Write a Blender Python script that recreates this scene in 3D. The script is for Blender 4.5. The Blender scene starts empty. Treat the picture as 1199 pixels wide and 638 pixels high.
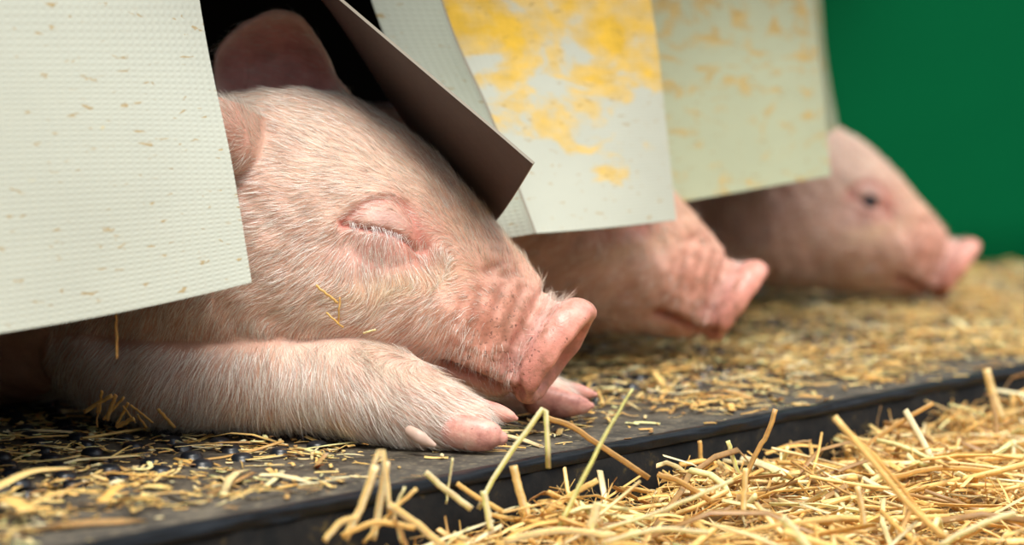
import bpy, bmesh, math, random
import numpy as np
from mathutils import Vector, Matrix, noise as mnoise

random.seed(7)
rng = np.random.default_rng(7)
scene = bpy.context.scene
col = scene.collection

# ------------------------------------------------------------------ camera, world, light
IW, IH, F = 1199.0, 638.0, 2400.0          # photograph frame, focal length in pixels
CAM_Z = 0.152
HORIZON = 145.0
PITCH = math.atan((IH / 2 - HORIZON) / F)
cam_d = bpy.data.cameras.new('camera')
cam_d.sensor_width = 36.0
cam_d.lens = F / IW * 36.0
cam_d.clip_start = 0.02
cam_d.dof.use_dof = True
cam_d.dof.focus_distance = 0.965
cam_d.dof.aperture_fstop = 5.2
cam = bpy.data.objects.new('camera', cam_d)
cam.location = (0, 0, CAM_Z)
cam.rotation_euler = (math.radians(90) - PITCH, 0, 0)
col.objects.link(cam)
scene.camera = cam

world = bpy.data.worlds.new('overcast_sky')
scene.world = world
world.use_nodes = True
wn = world.node_tree.nodes
wl = world.node_tree.links
wn.clear()
w_out = wn.new('ShaderNodeOutputWorld')
w_bg = wn.new('ShaderNodeBackground')
w_tc = wn.new('ShaderNodeTexCoord')
w_sep = wn.new('ShaderNodeSeparateXYZ')
w_ramp = wn.new('ShaderNodeValToRGB')           # overcast sky: zenith about three times the horizon, brown yard below
wl.new(w_tc.outputs['Generated'], w_sep.inputs[0])
w_map = wn.new('ShaderNodeMath'); w_map.operation = 'MULTIPLY_ADD'
w_map.inputs[1].default_value = 0.5; w_map.inputs[2].default_value = 0.5
wl.new(w_sep.outputs[2], w_map.inputs[0]); wl.new(w_map.outputs[0], w_ramp.inputs[0])
for p_, c_ in ((0.0, (0.10, 0.08, 0.06)), (0.48, (0.12, 0.10, 0.08)), (0.53, (0.13, 0.13, 0.13)), (1.0, (1.30, 1.38, 1.48))):
    e_ = w_ramp.color_ramp.elements[0] if p_ == 0.0 else (w_ramp.color_ramp.elements[-1] if p_ == 1.0 else w_ramp.color_ramp.elements.new(p_))
    e_.position = p_; e_.color = (*c_, 1)
wl.new(w_ramp.outputs[0], w_bg.inputs['Color'])
w_bg.inputs['Strength'].default_value = 1.15
wl.new(w_bg.outputs[0], w_out.inputs[0])

sun_d = bpy.data.lights.new('hazy_sun', 'SUN')
sun_d.energy = 3.6
sun_d.angle = math.radians(28)
sun_d.color = (1.0, 0.95, 0.86)
sun = bpy.data.objects.new('hazy_sun', sun_d)
sun.rotation_euler = Vector((-0.06, 0.44, -0.88)).to_track_quat('-Z', 'Y').to_euler()
sun.location = (0.5, -0.5, 2)
col.objects.link(sun)

vs = scene.view_settings
vs.view_transform = 'Standard'
vs.look = 'None'
vs.exposure = 0.22
vs.gamma = 1.0
vs.use_curve_mapping = False

# ------------------------------------------------------------------ geometry helpers
CA, SA = math.cos(PITCH), math.sin(PITCH)

def W(px, py, d):
    """point seen at photo pixel (px, py) lying at depth d (world Y)"""
    rx = (px - IW / 2) / F
    ry = -(py - IH / 2) / F
    t = d / (SA * ry + CA)
    return np.array((rx * t, d, CAM_Z + t * (CA * ry - SA)))

def G(px, py, z=0.0):
    """point of height z seen at photo pixel"""
    rx = (px - IW / 2) / F
    ry = -(py - IH / 2) / F
    dz = CA * ry - SA
    t = (z - CAM_Z) / dz
    return np.array((rx * t, t * (SA * ry + CA), z))

def proj(P):
    x = P[:, 0]; y = P[:, 1]; z = P[:, 2] - CAM_Z
    dep = CA * y - SA * z
    up = SA * y + CA * z
    return IW / 2 + F * x / dep, IH / 2 - F * up / dep

def catmull(pts, n):
    P = np.asarray(pts, float)
    m = len(P)
    Q = np.vstack([2 * P[0] - P[1], P, 2 * P[-1] - P[-2]])
    out = []
    for t in np.linspace(0, m - 1 - 1e-9, n):
        i = int(t); f = t - i
        a, b, c, d = Q[i], Q[i + 1], Q[i + 2], Q[i + 3]
        out.append(0.5 * (2 * b + (c - a) * f + (2 * a - 5 * b + 4 * c - d) * f * f + (3 * b - a - 3 * c + d) * f ** 3))
    return np.array(out)

def mesh_from(name, V, Fc, smooth=True):
    me = bpy.data.meshes.new(name)
    me.from_pydata([tuple(v) for v in V], [], [tuple(int(i) for i in f) for f in Fc])
    me.update()
    if smooth:
        me.polygons.foreach_set('use_smooth', [True] * len(me.polygons))
    return me

def mesh_np(name, V, Q, smooth=True):
    """fast mesh of equal-sized faces from numpy arrays"""
    V = np.ascontiguousarray(V, np.float32); Q = np.ascontiguousarray(Q, np.int32)
    k = Q.shape[1]
    me = bpy.data.meshes.new(name)
    me.vertices.add(len(V)); me.vertices.foreach_set('co', V.ravel())
    me.loops.add(Q.size); me.loops.foreach_set('vertex_index', Q.ravel())
    me.polygons.add(len(Q)); me.polygons.foreach_set('loop_start', np.arange(0, Q.size, k, dtype=np.int32))
    me.polygons.foreach_set('use_smooth', np.full(len(Q), smooth))
    me.update(calc_edges=True)
    return me

def add_obj(name, me, mat=None, parent=None, **props):
    o = bpy.data.objects.new(name, me)
    col.objects.link(o)
    if mat is not None:
        for m in (mat if isinstance(mat, (list, tuple)) else [mat]):
            me.materials.append(m)
    if parent is not None:
        o.parent = parent
    for k, v in props.items():
        o[k] = v
    return o

def set_col(me, name, rgb):
    a = me.color_attributes.new(name, 'FLOAT_COLOR', 'POINT')
    buf = np.ones((len(me.vertices), 4), np.float32)
    buf[:, :3] = rgb
    a.data.foreach_set('color', buf.ravel())

def set_float(me, name, v):
    a = me.attributes.new(name, 'FLOAT', 'POINT')
    a.data.foreach_set('value', np.ascontiguousarray(v, np.float32))

def ring_loft(C, A, B, M=64, ex=2.0, egg=None):
    """closed skin through rings: centre C, half axes A and B (n,3); egg widens the -A side"""
    n = len(C)
    th = np.linspace(0, 2 * np.pi, M, endpoint=False)
    c, s = np.cos(th), np.sin(th)
    ce = np.sign(c) * np.abs(c) ** (2 / ex); se = np.sign(s) * np.abs(s) ** (2 / ex)
    V = []
    for i in range(n):
        k = se.copy()
        if egg is not None:
            k = se * (1 - egg[i] * ce)
        V.append(C[i] + np.outer(ce, A[i]) + np.outer(k, B[i]))
    V = np.vstack(V + [C[0][None], C[-1][None]])
    Fc = []
    for i in range(n - 1):
        for j in range(M):
            j2 = (j + 1) % M
            Fc.append((i * M + j, i * M + j2, (i + 1) * M + j2, (i + 1) * M + j))
    a, b = n * M, n * M + 1
    for j in range(M):
        j2 = (j + 1) % M
        Fc.append((a, j2, j)); Fc.append((b, (n - 1) * M + j, (n - 1) * M + j2))
    return V, Fc

def tube_path(pts, n=40, M=40, flat=1.0):
    """pts: rows x,y,z,r -> round tapered limb with rounded ends"""
    P = catmull(pts, n)
    X = P[:, :3]; r = np.maximum(P[:, 3], 1e-4)
    T = np.gradient(X, axis=0); T /= np.linalg.norm(T, axis=1)[:, None]
    side = np.cross(T, np.array((0, 0, 1.0))); side /= np.linalg.norm(side, axis=1)[:, None]
    up = np.cross(side, T)
    # rounded ends
    pre = []; post = []
    for q in (0.98, 0.8, 0.5):
        h = math.sqrt(1 - q * q)
        pre.append((X[0] - T[0] * r[0] * (q), r[0] * h, side[0], up[0]))
        post.append((X[-1] + T[-1] * r[-1] * (q), r[-1] * h, side[-1], up[-1]))
    allp = pre + [(X[i], r[i], side[i], up[i]) for i in range(n)] + post[::-1]
    C = np.array([a[0] for a in allp]); R = np.array([a[1] for a in allp])
    S = np.array([a[2] for a in allp]); U = np.array([a[3] for a in allp])
    return ring_loft(C, U * R[:, None], S * R[:, None] * flat, M)

def sgrid(fn, nu, nv, th):
    """thick sheet: fn(u,v)->(point), offset th along local normal; returns V,F (closed)"""
    us = np.linspace(0, 1, nu); vv = np.linspace(0, 1, nv)
    P = np.array([[fn(u, v) for v in vv] for u in us])
    du = np.gradient(P, axis=0); dv = np.gradient(P, axis=1)
    N = np.cross(du, dv); N /= np.maximum(np.linalg.norm(N, axis=2), 1e-9)[..., None]
    t = th(us[:, None], vv[None, :]) if callable(th) else np.full((nu, nv), th)
    A = P + N * (t / 2)[..., None]; B = P - N * (t / 2)[..., None]
    V = np.vstack([A.reshape(-1, 3), B.reshape(-1, 3)])
    o = nu * nv
    Fc = []
    for i in range(nu - 1):
        for j in range(nv - 1):
            a, b, c, d = i * nv + j, (i + 1) * nv + j, (i + 1) * nv + j + 1, i * nv + j + 1
            Fc.append((a, b, c, d)); Fc.append((o + d, o + c, o + b, o + a))
    nfront = len(Fc)
    for i in range(nu - 1):
        a, b = i * nv, (i + 1) * nv
        Fc.append((b, a, o + a, o + b))
        a, b = i * nv + nv - 1, (i + 1) * nv + nv - 1
        Fc.append((a, b, o + b, o + a))
    for j in range(nv - 1):
        a, b = j, j + 1
        Fc.append((a, b, o + b, o + a))
        a, b = (nu - 1) * nv + j, (nu - 1) * nv + j + 1
        Fc.append((b, a, o + a, o + b))
    return V, Fc, nfront

def sines(P, freq, seed, n=10):
    """cheap smooth noise, about -1..1"""
    r = np.random.default_rng(seed)
    out = np.zeros(len(P))
    for _ in range(n):
        k = r.normal(size=3); k *= freq * r.uniform(0.6, 1.5) / np.linalg.norm(k)
        out += np.sin(P @ k + r.uniform(0, 6.28))
    return out / math.sqrt(n) / 1.2

def polydist(px, py, pts):
    d = np.full(px.shape, 1e9)
    for (x0, y0), (x1, y1) in zip(pts[:-1], pts[1:]):
        vx, vy = x1 - x0, y1 - y0
        t = np.clip(((px - x0) * vx + (py - y0) * vy) / (vx * vx + vy * vy), 0, 1)
        d = np.minimum(d, np.hypot(px - x0 - t * vx, py - y0 - t * vy))
    return d

def blob(px, py, cx, cy, sx, sy, rot=0.0):
    a = math.radians(rot); c, s = math.cos(a), math.sin(a)
    u = (px - cx) * c + (py - cy) * s; v = -(px - cx) * s + (py - cy) * c
    return np.exp(-0.5 * ((u / sx) ** 2 + (v / sy) ** 2))

# ------------------------------------------------------------------ materials
def new_mat(name):
    m = bpy.data.materials.new(name); m.use_nodes = True
    nt = m.node_tree
    b = nt.nodes['Principled BSDF']
    return m, nt, nt.nodes, nt.links, b

def N(nodes, kind, **kw):
    n = nodes.new(kind)
    for k, v in kw.items():
        setattr(n, k, v)
    return n

def noise_n(nodes, links, vec, scale, detail=4.0, rough=0.55, dist=0.0):
    n = nodes.new('ShaderNodeTexNoise')
    n.inputs['Scale'].default_value = scale; n.inputs['Detail'].default_value = detail
    n.inputs['Roughness'].default_value = rough; n.inputs['Distortion'].default_value = dist
    if vec is not None: links.new(vec, n.inputs['Vector'])
    return n

def ramp_n(nodes, links, fac, stops):
    r = nodes.new('ShaderNodeValToRGB')
    while len(r.color_ramp.elements) < len(stops): r.color_ramp.elements.new(0.5)
    for e, (p, c) in zip(r.color_ramp.elements, stops):
        e.position = p; e.color = (c[0], c[1], c[2], 1) if not isinstance(c, (int, float)) else (c, c, c, 1)
    links.new(fac, r.inputs[0])
    return r

def mix_n(nodes, links, fac, a, b, mode='MIX'):
    m = nodes.new('ShaderNodeMix'); m.data_type = 'RGBA'; m.blend_type = mode
    for sock, v in ((m.inputs[0], fac), (m.inputs[6], a), (m.inputs[7], b)):
        if isinstance(v, bpy.types.NodeSocket): links.new(v, sock)
        elif isinstance(v, (int, float)): sock.default_value = v
        else: sock.default_value = (v[0], v[1], v[2], 1)
    return m.outputs[2]

def math_n(nodes, links, op, a, b=0.0):
    m = nodes.new('ShaderNodeMath'); m.operation = op
    for sock, v in ((m.inputs[0], a), (m.inputs[1], b)):
        if isinstance(v, bpy.types.NodeSocket): links.new(v, sock)
        else: sock.default_value = v
    return m.outputs[0]

def bump_n(nodes, links, h, dist, strength=1.0):
    b = nodes.new('ShaderNodeBump'); b.inputs['Distance'].default_value = dist; b.inputs['Strength'].default_value = strength
    links.new(h, b.inputs['Height'])
    return b.outputs[0]

def skin_material():
    m, nt, n, l, b = new_mat('pig_skin')
    att = N(n, 'ShaderNodeAttribute', attribute_name='Col')
    dirt = N(n, 'ShaderNodeAttribute', attribute_name='dirt')
    tc = N(n, 'ShaderNodeTexCoord')
    n1 = noise_n(n, l, tc.outputs['Object'], 70, 5, 0.6)
    blot = ramp_n(n, l, n1.outputs[0], [(0.35, (0.84, 0.74, 0.72)), (0.65, (1.08, 1.06, 1.04))])
    c1 = mix_n(n, l, 1.0, att.outputs['Color'], blot.outputs[0], 'MULTIPLY')
    n2 = noise_n(n, l, tc.outputs['Object'], 480, 3, 0.7)
    th = math_n(n, l, 'SUBTRACT', 0.80, math_n(n, l, 'MULTIPLY', dirt.outputs['Fac'], 0.225))
    sp = math_n(n, l, 'MULTIPLY', math_n(n, l, 'SUBTRACT', n2.outputs[0], th), 14.0)
    n2b = math_n(n, l, 'MINIMUM', math_n(n, l, 'MAXIMUM', sp, 0.0), 0.8)
    c2 = mix_n(n, l, n2b, c1, (0.10, 0.045, 0.03))
    n3 = noise_n(n, l, tc.outputs['Object'], 150, 4, 0.6)
    grime = math_n(n, l, 'MULTIPLY', ramp_n(n, l, n3.outputs[0], [(0.42, 0.0), (0.62, 1.0)]).outputs[0], math_n(n, l, 'MULTIPLY', dirt.outputs['Fac'], 0.75))
    c3 = mix_n(n, l, grime, c2, (0.33, 0.16, 0.10))
    l.new(c3, b.inputs['Base Color'])
    wet = N(n, 'ShaderNodeAttribute', attribute_name='wet')
    l.new(math_n(n, l, 'SUBTRACT', 0.52, math_n(n, l, 'MULTIPLY', wet.outputs['Fac'], 0.27)), b.inputs['Roughness'])
    b.inputs['Specular IOR Level'].default_value = 0.45
    b.inputs['Subsurface Weight'].default_value = 0.15
    b.inputs['Subsurface Radius'].default_value = (1.0, 0.35, 0.22)
    b.inputs['Subsurface Scale'].default_value = 0.006
    n4 = noise_n(n, l, tc.outputs['Object'], 900, 3, 0.6)
    l.new(bump_n(n, l, n4.outputs[0], 0.0006, 0.5), b.inputs['Normal'])
    return m

def hair_material():
    m, nt, n, l, b = new_mat('pig_hair')
    att = N(n, 'ShaderNodeAttribute', attribute_name='Col')
    d = n.new('ShaderNodeBsdfDiffuse'); t = n.new('ShaderNodeBsdfTranslucent'); g = n.new('ShaderNodeBsdfGlossy')
    g.inputs['Roughness'].default_value = 0.45
    g.inputs['Color'].default_value = (0.9, 0.9, 0.95, 1)
    for s in (d, t): l.new(att.outputs['Color'], s.inputs['Color'])
    m1 = n.new('ShaderNodeMixShader'); m1.inputs[0].default_value = 0.35
    l.new(d.outputs[0], m1.inputs[1]); l.new(t.outputs[0], m1.inputs[2])
    m2 = n.new('ShaderNodeMixShader'); m2.inputs[0].default_value = 0.12
    l.new(m1.outputs[0], m2.inputs[1]); l.new(g.outputs[0], m2.inputs[2])
    l.new(m2.outputs[0], n['Material Output'].inputs[0])
    return m

def hoof_material():
    m, nt, n, l, b = new_mat('hoof_horn')
    tc = N(n, 'ShaderNodeTexCoord')
    n1 = noise_n(n, l, tc.outputs['Object'], 110, 5, 0.6)
    r = ramp_n(n, l, n1.outputs[0], [(0.3, (0.42, 0.16, 0.13)), (0.52, (0.74, 0.36, 0.29)), (0.72, (0.82, 0.52, 0.40))])
    n2 = noise_n(n, l, tc.outputs['Object'], 300, 3, 0.7)
    sp = ramp_n(n, l, n2.outputs[0], [(0.66, 0.0), (0.72, 0.8)])
    l.new(mix_n(n, l, sp.outputs[0], r.outputs[0], (0.10, 0.06, 0.04)), b.inputs['Base Color'])
    b.inputs['Roughness'].default_value = 0.4
    b.inputs['Subsurface Weight'].default_value = 0.1
    b.inputs['Subsurface Scale'].default_value = 0.003
    l.new(bump_n(n, l, n2.outputs[0], 0.0005, 0.6), b.inputs['Normal'])
    return m

def strip_material(name, base, stain, stain_amt, scale, seed, dimple=260, top=0.0):
    """cream dimpled PVC with yellow stains that thicken towards the strip's top"""
    m, nt, n, l, b = new_mat(name)
    uv = N(n, 'ShaderNodeUVMap', uv_map='UVMap')
    mp = n.new('ShaderNodeMapping'); l.new(uv.outputs[0], mp.inputs[0]); mp.inputs['Location'].default_value = (seed, seed * 0.7, 0)
    v = mp.outputs[0]
    nb = noise_n(n, l, v, 9, 4, 0.6)
    bc = ramp_n(n, l, nb.outputs[0], [(0.3, [x * 0.90 for x in base]), (0.7, base)])
    ns = noise_n(n, l, v, scale, 7, 0.62, 0.4)
    sep = N(n, 'ShaderNodeSeparateXYZ'); l.new(uv.outputs[0], sep.inputs[0])
    grad = math_n(n, l, 'MULTIPLY', math_n(n, l, 'MAXIMUM', math_n(n, l, 'SUBTRACT', sep.outputs[1], 0.045), 0.0), top)
    s = math_n(n, l, 'ADD', ns.outputs[0], grad)
    msk = ramp_n(n, l, s, [(stain_amt, 0.0), (stain_amt + 0.07, 0.6), (stain_amt + 0.20, 1.0)])
    nc = noise_n(n, l, v, 60, 3, 0.6)
    sc = ramp_n(n, l, nc.outputs[0], [(0.35, [x * 0.8 for x in stain]), (0.65, stain)])
    c = mix_n(n, l, msk.outputs[0], bc.outputs[0], sc.outputs[0])
    # small brown flecks
    mp2 = n.new('ShaderNodeMapping'); l.new(uv.outputs[0], mp2.inputs[0]); mp2.inputs['Scale'].default_value = (1.0, 2.2, 1); mp2.inputs['Rotation'].default_value = (0, 0, 0.4)
    nf = noise_n(n, l, mp2.outputs[0], 95, 3, 0.55, 0.6)
    fl = ramp_n(n, l, nf.outputs[0], [(0.645, 0.0), (0.68, 0.7)])
    c = mix_n(n, l, fl.outputs[0], c, (0.42, 0.27, 0.07))
    l.new(c, b.inputs['Base Color'])
    b.inputs['Roughness'].default_value = 0.38
    b.inputs['Specular IOR Level'].default_value = 0.35
    # woven dimples: product of two waves
    w1 = N(n, 'ShaderNodeTexWave'); w1.bands_direction = 'X'; w1.inputs['Scale'].default_value = dimple / 4.2; w1.inputs['Distortion'].default_value = 0.6
    w2 = N(n, 'ShaderNodeTexWave'); w2.bands_direction = 'Y'; w2.inputs['Scale'].default_value = dimple / 3.6; w2.inputs['Distortion'].default_value = 0.6
    l.new(uv.outputs[0], w1.inputs[0]); l.new(uv.outputs[0], w2.inputs[0])
    h = math_n(n, l, 'MULTIPLY', w1.outputs['Fac'], w2.outputs['Fac'])
    l.new(bump_n(n, l, h, 0.0006, 0.22), b.inputs['Normal'])
    return m

def plain(name, c, rough=0.6, noise_scale=None, lo=0.75, bump=0.0, coord='Object', spec=0.5):
    m, nt, n, l, b = new_mat(name)
    b.inputs['Roughness'].default_value = rough
    b.inputs['Specular IOR Level'].default_value = spec
    if noise_scale:
        tc = N(n, 'ShaderNodeTexCoord')
        nn = noise_n(n, l, tc.outputs[coord], noise_scale, 6, 0.6)
        r = ramp_n(n, l, nn.outputs[0], [(0.3, [x * lo for x in c]), (0.7, c)])
        l.new(r.outputs[0], b.inputs['Base Color'])
        if bump: l.new(bump_n(n, l, nn.outputs[0], bump, 0.6), b.inputs['Normal'])
    else:
        b.inputs['Base Color'].default_value = (*c, 1)
    return m

def straw_material():
    m, nt, n, l, b = new_mat('straw')
    att = N(n, 'ShaderNodeAttribute', attribute_name='tint')
    r = ramp_n(n, l, att.outputs['Fac'], [(0.0, (0.24, 0.13, 0.055)), (0.22, (0.52, 0.30, 0.10)), (0.5, (0.84, 0.48, 0.13)),
                                          (0.75, (0.92, 0.63, 0.23)), (0.9, (0.93, 0.80, 0.50)), (1.0, (0.74, 0.74, 0.20))])
    tc = N(n, 'ShaderNodeTexCoord')
    nn = noise_n(n, l, tc.outputs['Object'], 240, 4, 0.6)
    k = ramp_n(n, l, nn.outputs[0], [(0.3, 0.78), (0.7, 1.1)])
    c = mix_n(n, l, 1.0, r.outputs[0], k.outputs[0], 'MULTIPLY')
    l.new(c, b.inputs['Base Color'])
    b.inputs['Roughness'].default_value = 0.42
    b.inputs['Subsurface Weight'].default_value = 0.15
    b.inputs['Subsurface Scale'].default_value = 0.002
    return m

def deck_material():
    m, nt, n, l, b = new_mat('worn_black_rubber')
    tc = N(n, 'ShaderNodeTexCoord')
    n1 = noise_n(n, l, tc.outputs['Object'], 45, 7, 0.65)
    n2 = noise_n(n, l, tc.outputs['Object'], 260, 4, 0.6)
    c = ramp_n(n, l, n1.outputs[0], [(0.3, (0.028, 0.025, 0.021)), (0.52, (0.080, 0.069, 0.055)), (0.75, (0.19, 0.160, 0.115))])
    dust = ramp_n(n, l, n2.outputs[0], [(0.52, 0.0), (0.70, 0.65)])
    l.new(mix_n(n, l, dust.outputs[0], c.outputs[0], (0.26, 0.21, 0.13)), b.inputs['Base Color'])
    b.inputs['Specular IOR Level'].default_value = 0.18
    r = ramp_n(n, l, n1.outputs[0], [(0.3, 0.42), (0.7, 0.75)])
    l.new(r.outputs[0], b.inputs['Roughness'])
    l.new(bump_n(n, l, n2.outputs[0], 0.0006, 0.5), b.inputs['Normal'])
    return m

def front_material():
    m, nt, n, l, b = new_mat('scuffed_black_edge')
    tc = N(n, 'ShaderNodeTexCoord')
    n1 = noise_n(n, l, tc.outputs['Object'], 55, 7, 0.7)
    c = ramp_n(n, l, n1.outputs[0], [(0.40, (0.006, 0.006, 0.006)), (0.58, (0.014, 0.012, 0.010)), (0.68, (0.07, 0.048, 0.016)), (0.80, (0.13, 0.09, 0.03))])
    l.new(c.outputs[0], b.inputs['Base Color'])
    b.inputs['Roughness'].default_value = 0.6
    b.inputs['Specular IOR Level'].default_value = 0.10
    l.new(bump_n(n, l, n1.outputs[0], 0.001, 0.6), b.inputs['Normal'])
    return m

M_SKIN = skin_material()
M_HAIR = hair_material()
M_HOOF = hoof_material()
M_STRAW = straw_material()
M_DECK = deck_material()
M_FRONT = front_material()
M_TRIM = plain('black_edge_trim_sky_tint', (0.009, 0.012, 0.016), 0.42, 90, 0.5, 0.0008, spec=0.22)  # blue of the sky highlight is put into the base colour
M_STUD = plain('black_rubber_stud', (0.010, 0.012, 0.016), 0.33)
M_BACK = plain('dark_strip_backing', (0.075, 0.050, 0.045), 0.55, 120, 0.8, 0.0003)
M_CUT = plain('cut_strip_edge', (0.26, 0.23, 0.18), 0.7)
M_DARK = plain('shade_black_board', (0.010, 0.008, 0.007), 0.9, 20, 0.6, spec=0.1)  # near-black, so the shelter's shade is put into the board colour
M_GREEN = plain('green_panel', (0.0, 0.108, 0.036), 0.6, 4, 0.9, spec=0.05)
M_BED = plain('straw_bed', (0.30, 0.17, 0.05), 0.9, 160, 0.4, 0.004)
M_EYE = plain('dark_eye', (0.012, 0.014, 0.022), 0.08)
M_STRIP1 = strip_material('cream_strip_near', (0.60, 0.635, 0.55), (0.72, 0.55, 0.16), 0.68, 60, 3.1, 300)
M_STRIP3 = strip_material('cream_strip_stained', (0.57, 0.595, 0.505), (0.88, 0.55, 0.045), 0.61, 17, 8.7, 300, 1.5)
M_STRIP4 = strip_material('cream_strip_spotted', (0.56, 0.61, 0.42), (0.70, 0.47, 0.13), 0.545, 40, 5.3, 300, 0.25)

# ------------------------------------------------------------------ the setting
E0 = G(620, 540)[:2]; E1 = G(1199, 429)[:2]
EU = (E1 - E0) / np.linalg.norm(E1 - E0)        # along the platform edge, away from the camera
EN = np.array((EU[1], -EU[0]))                   # outward, towards the yard
def edge(u, v, z=0.0):
    p = E0 + EU * u + EN * v
    return np.array((p[0], p[1], z))
def uv_of(P):
    q = P[..., :2] - E0
    return q @ EU, q @ EN

U0, U1 = -0.75, 1.45            # platform extent along the edge
VB = -1.05                      # back of the shelter
EZ = -0.10                      # yard floor level

# platform: deck slab with a rounded lip, front board, studs
platform = bpy.data.objects.new('platform', None)
col.objects.link(platform)
platform['label'] = 'black rubber platform strewn with chaff under the three piglets'
platform['category'] = 'platform'

def profile_mesh(name, prof, u0, u1, n, mat, wob=0.0):
    """sweep a (v,z) profile along the edge"""
    V = []; Fc = []
    k = len(prof)
    for i in range(n + 1):
        u = u0 + (u1 - u0) * i / n
        for j, (v, z) in enumerate(prof):
            w = wob * (mnoise.noise(Vector((u * 30, j * 0.35, 0))) + 0.5 * mnoise.noise(Vector((u * 90, j * 0.6, 4))))
            V.append(edge(u, v + w, z + 0.5 * w))
    for i in range(n):
        for j in range(k - 1):
            a = i * k + j
            Fc.append((a, a + 1, a + k + 1, a + k))
    Fc.append(tuple(range(k - 1, -1, -1))); Fc.append(tuple(n * k + j for j in range(k)))
    me = mesh_from(name, V, Fc)
    return add_obj(name, me, mat, platform)

lip = [(VB, -0.004), (VB, 0.0)] + [(VB + (-0.006 - VB) * t, 0.0) for t in (0.5, 0.8, 0.95, 1.0)] + [(-0.006, -0.004)]
profile_mesh('deck', lip, U0, U1, 260, M_DECK, 0.0003)
trim = [(-0.0075, -0.004), (-0.0075, -0.0008), (-0.006, 0.0002)]
for a in np.linspace(0, 90, 7):
    trim.append((-0.0026 + 0.0026 * math.sin(math.radians(a)), -0.0026 + 0.0028 * math.cos(math.radians(a))))
trim += [(0.0, -0.0050), (-0.0004, -0.0056), (-0.006, -0.0058)]
profile_mesh('edge_trim', trim, U0, U1, 420, M_TRIM, 0.0013)
board = [(-0.03, -0.0057), (-0.004, -0.0057), (-0.0005, -0.0058), (-0.0007, -0.04), (-0.001, EZ), (-0.03, EZ)]
profile_mesh('front_board', board, U0, U1, 200, M_FRONT, 0.0005)

def stud_geo(r=0.0053, h=0.0033):
    prof = [(0.0, h), (r * 0.45, h * 0.96), (r * 0.75, h * 0.8), (r * 0.95, h * 0.45), (r, 0.0), (r * 1.12, -0.0003)]
    M = 16
    V = [(0, 0, prof[0][1])]
    for rr, z in prof[1:]:
        for j in range(M):
            V.append((rr * math.cos(2 * math.pi * j / M), rr * math.sin(2 * math.pi * j / M), z))
    Fc = [(0, 1 + j, 1 + (j + 1) % M) for j in range(M)]
    for i in range(len(prof) - 2):
        for j in range(M):
            a = 1 + i * M
            Fc.append((a + j, a + M + j, a + M + (j + 1) % M, a + (j + 1) % M))
    return np.array(V), Fc
sv, sf = stud_geo()
stud_me = mesh_from('stud', sv, sf); stud_me.materials.append(M_STUD)
spots = []
A_ST = 0.0235
for i in range(-30, 62):
    for j in range(1, 30):
        u = i * A_ST + (0.5 * A_ST if j % 2 else 0); v = -0.080 - j * A_ST * 0.9
        p = edge(u, v)
        if p[1] > 0.55:
            x, y = proj(p[None]); 
            inside = -30 < x[0] < 1230 and y[0] < 660
            spots.append((not inside, p[1], p))
spots.sort(key=lambda t: (t[0], t[1]))
for _, _, p in spots[:300]:
    o = bpy.data.objects.new('stud', stud_me); col.objects.link(o); o.parent = platform; o.location = p
rest = spots[300:]
RV = np.vstack([sv + p for _, _, p in rest]); RF = [tuple(i + k * len(sv) for i in f) for k in range(len(rest)) for f in sf]
add_obj('stud_field', mesh_from('stud_field', RV, RF), M_STUD, platform, kind='stuff')

# yard floor (straw bed) with heaped relief
def heap(u, v):
    """height of the straw bed before the platform"""
    ramp = 1 / (1 + np.exp(-(u + 0.128) / 0.012))          # the heap starts right of the near corner
    h = -0.074 + 0.044 * ramp
    h = h + 0.004 * np.sin(u * 31 + 1) * np.cos(v * 40 + u * 12) + 0.003 * np.sin(u * 70 + v * 55)
    return h - 0.05 * np.clip(v - 0.02, 0, 0.3) 
gu = np.linspace(U0 - 0.6, U1 + 0.6, 150); gv = np.linspace(-0.0005, 1.2, 70) ** 1.0
GU, GV = np.meshgrid(gu, gv, indexing='ij')
GZ = heap(GU, GV) - 0.004
GP = np.stack([E0[0] + EU[0] * GU + EN[0] * GV, E0[1] + EU[1] * GU + EN[1] * GV, GZ], -1).reshape(-1, 3)
nu, nv = GU.shape
ii = (np.arange(nu - 1)[:, None] * nv + np.arange(nv - 1)[None]).ravel()
floor = add_obj('floor', mesh_np('floor', GP, np.stack([ii, ii + nv, ii + nv + 1, ii + 1], 1)[:, ::-1]), M_BED,
                label='trampled bed of golden straw in front of the platform', kind='structure')

def slab(name, corners, th, mat, **props):
    """thick flat panel from four corners (counter-clockwise seen from the front)"""
    C = np.array(corners, float)
    n = np.cross(C[1] - C[0], C[3] - C[0]); n /= np.linalg.norm(n)
    V = np.vstack([C, C - n * th])
    Fc = [(0, 1, 2, 3), (7, 6, 5, 4), (0, 4, 5, 1), (1, 5, 6, 2), (2, 6, 7, 3), (3, 7, 4, 0)]
    return add_obj(name, mesh_from(name, V, Fc, False), mat, **props)

RZ = 0.44
# green panel closing the far end, bowed a little like sheet metal
gl = G(905, 322); gr_ = G(1330, 310)
gdir = (gr_ - gl); gdir[2] = 0
def green_fn(u, v):
    p = gl + gdir * (u * 1.9 - 0.30)
    bow = 0.03 * math.sin(math.pi * min(max(u, 0), 1))
    return np.array((p[0], p[1] + bow, -0.10 + 1.1 * v))
V, Fc, nf = sgrid(green_fn, 40, 8, 0.012)
add_obj('wall_far', mesh_from('wall_far', V, Fc), M_GREEN, kind='structure', label='smooth green panel wall beyond the farthest piglet')

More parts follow.
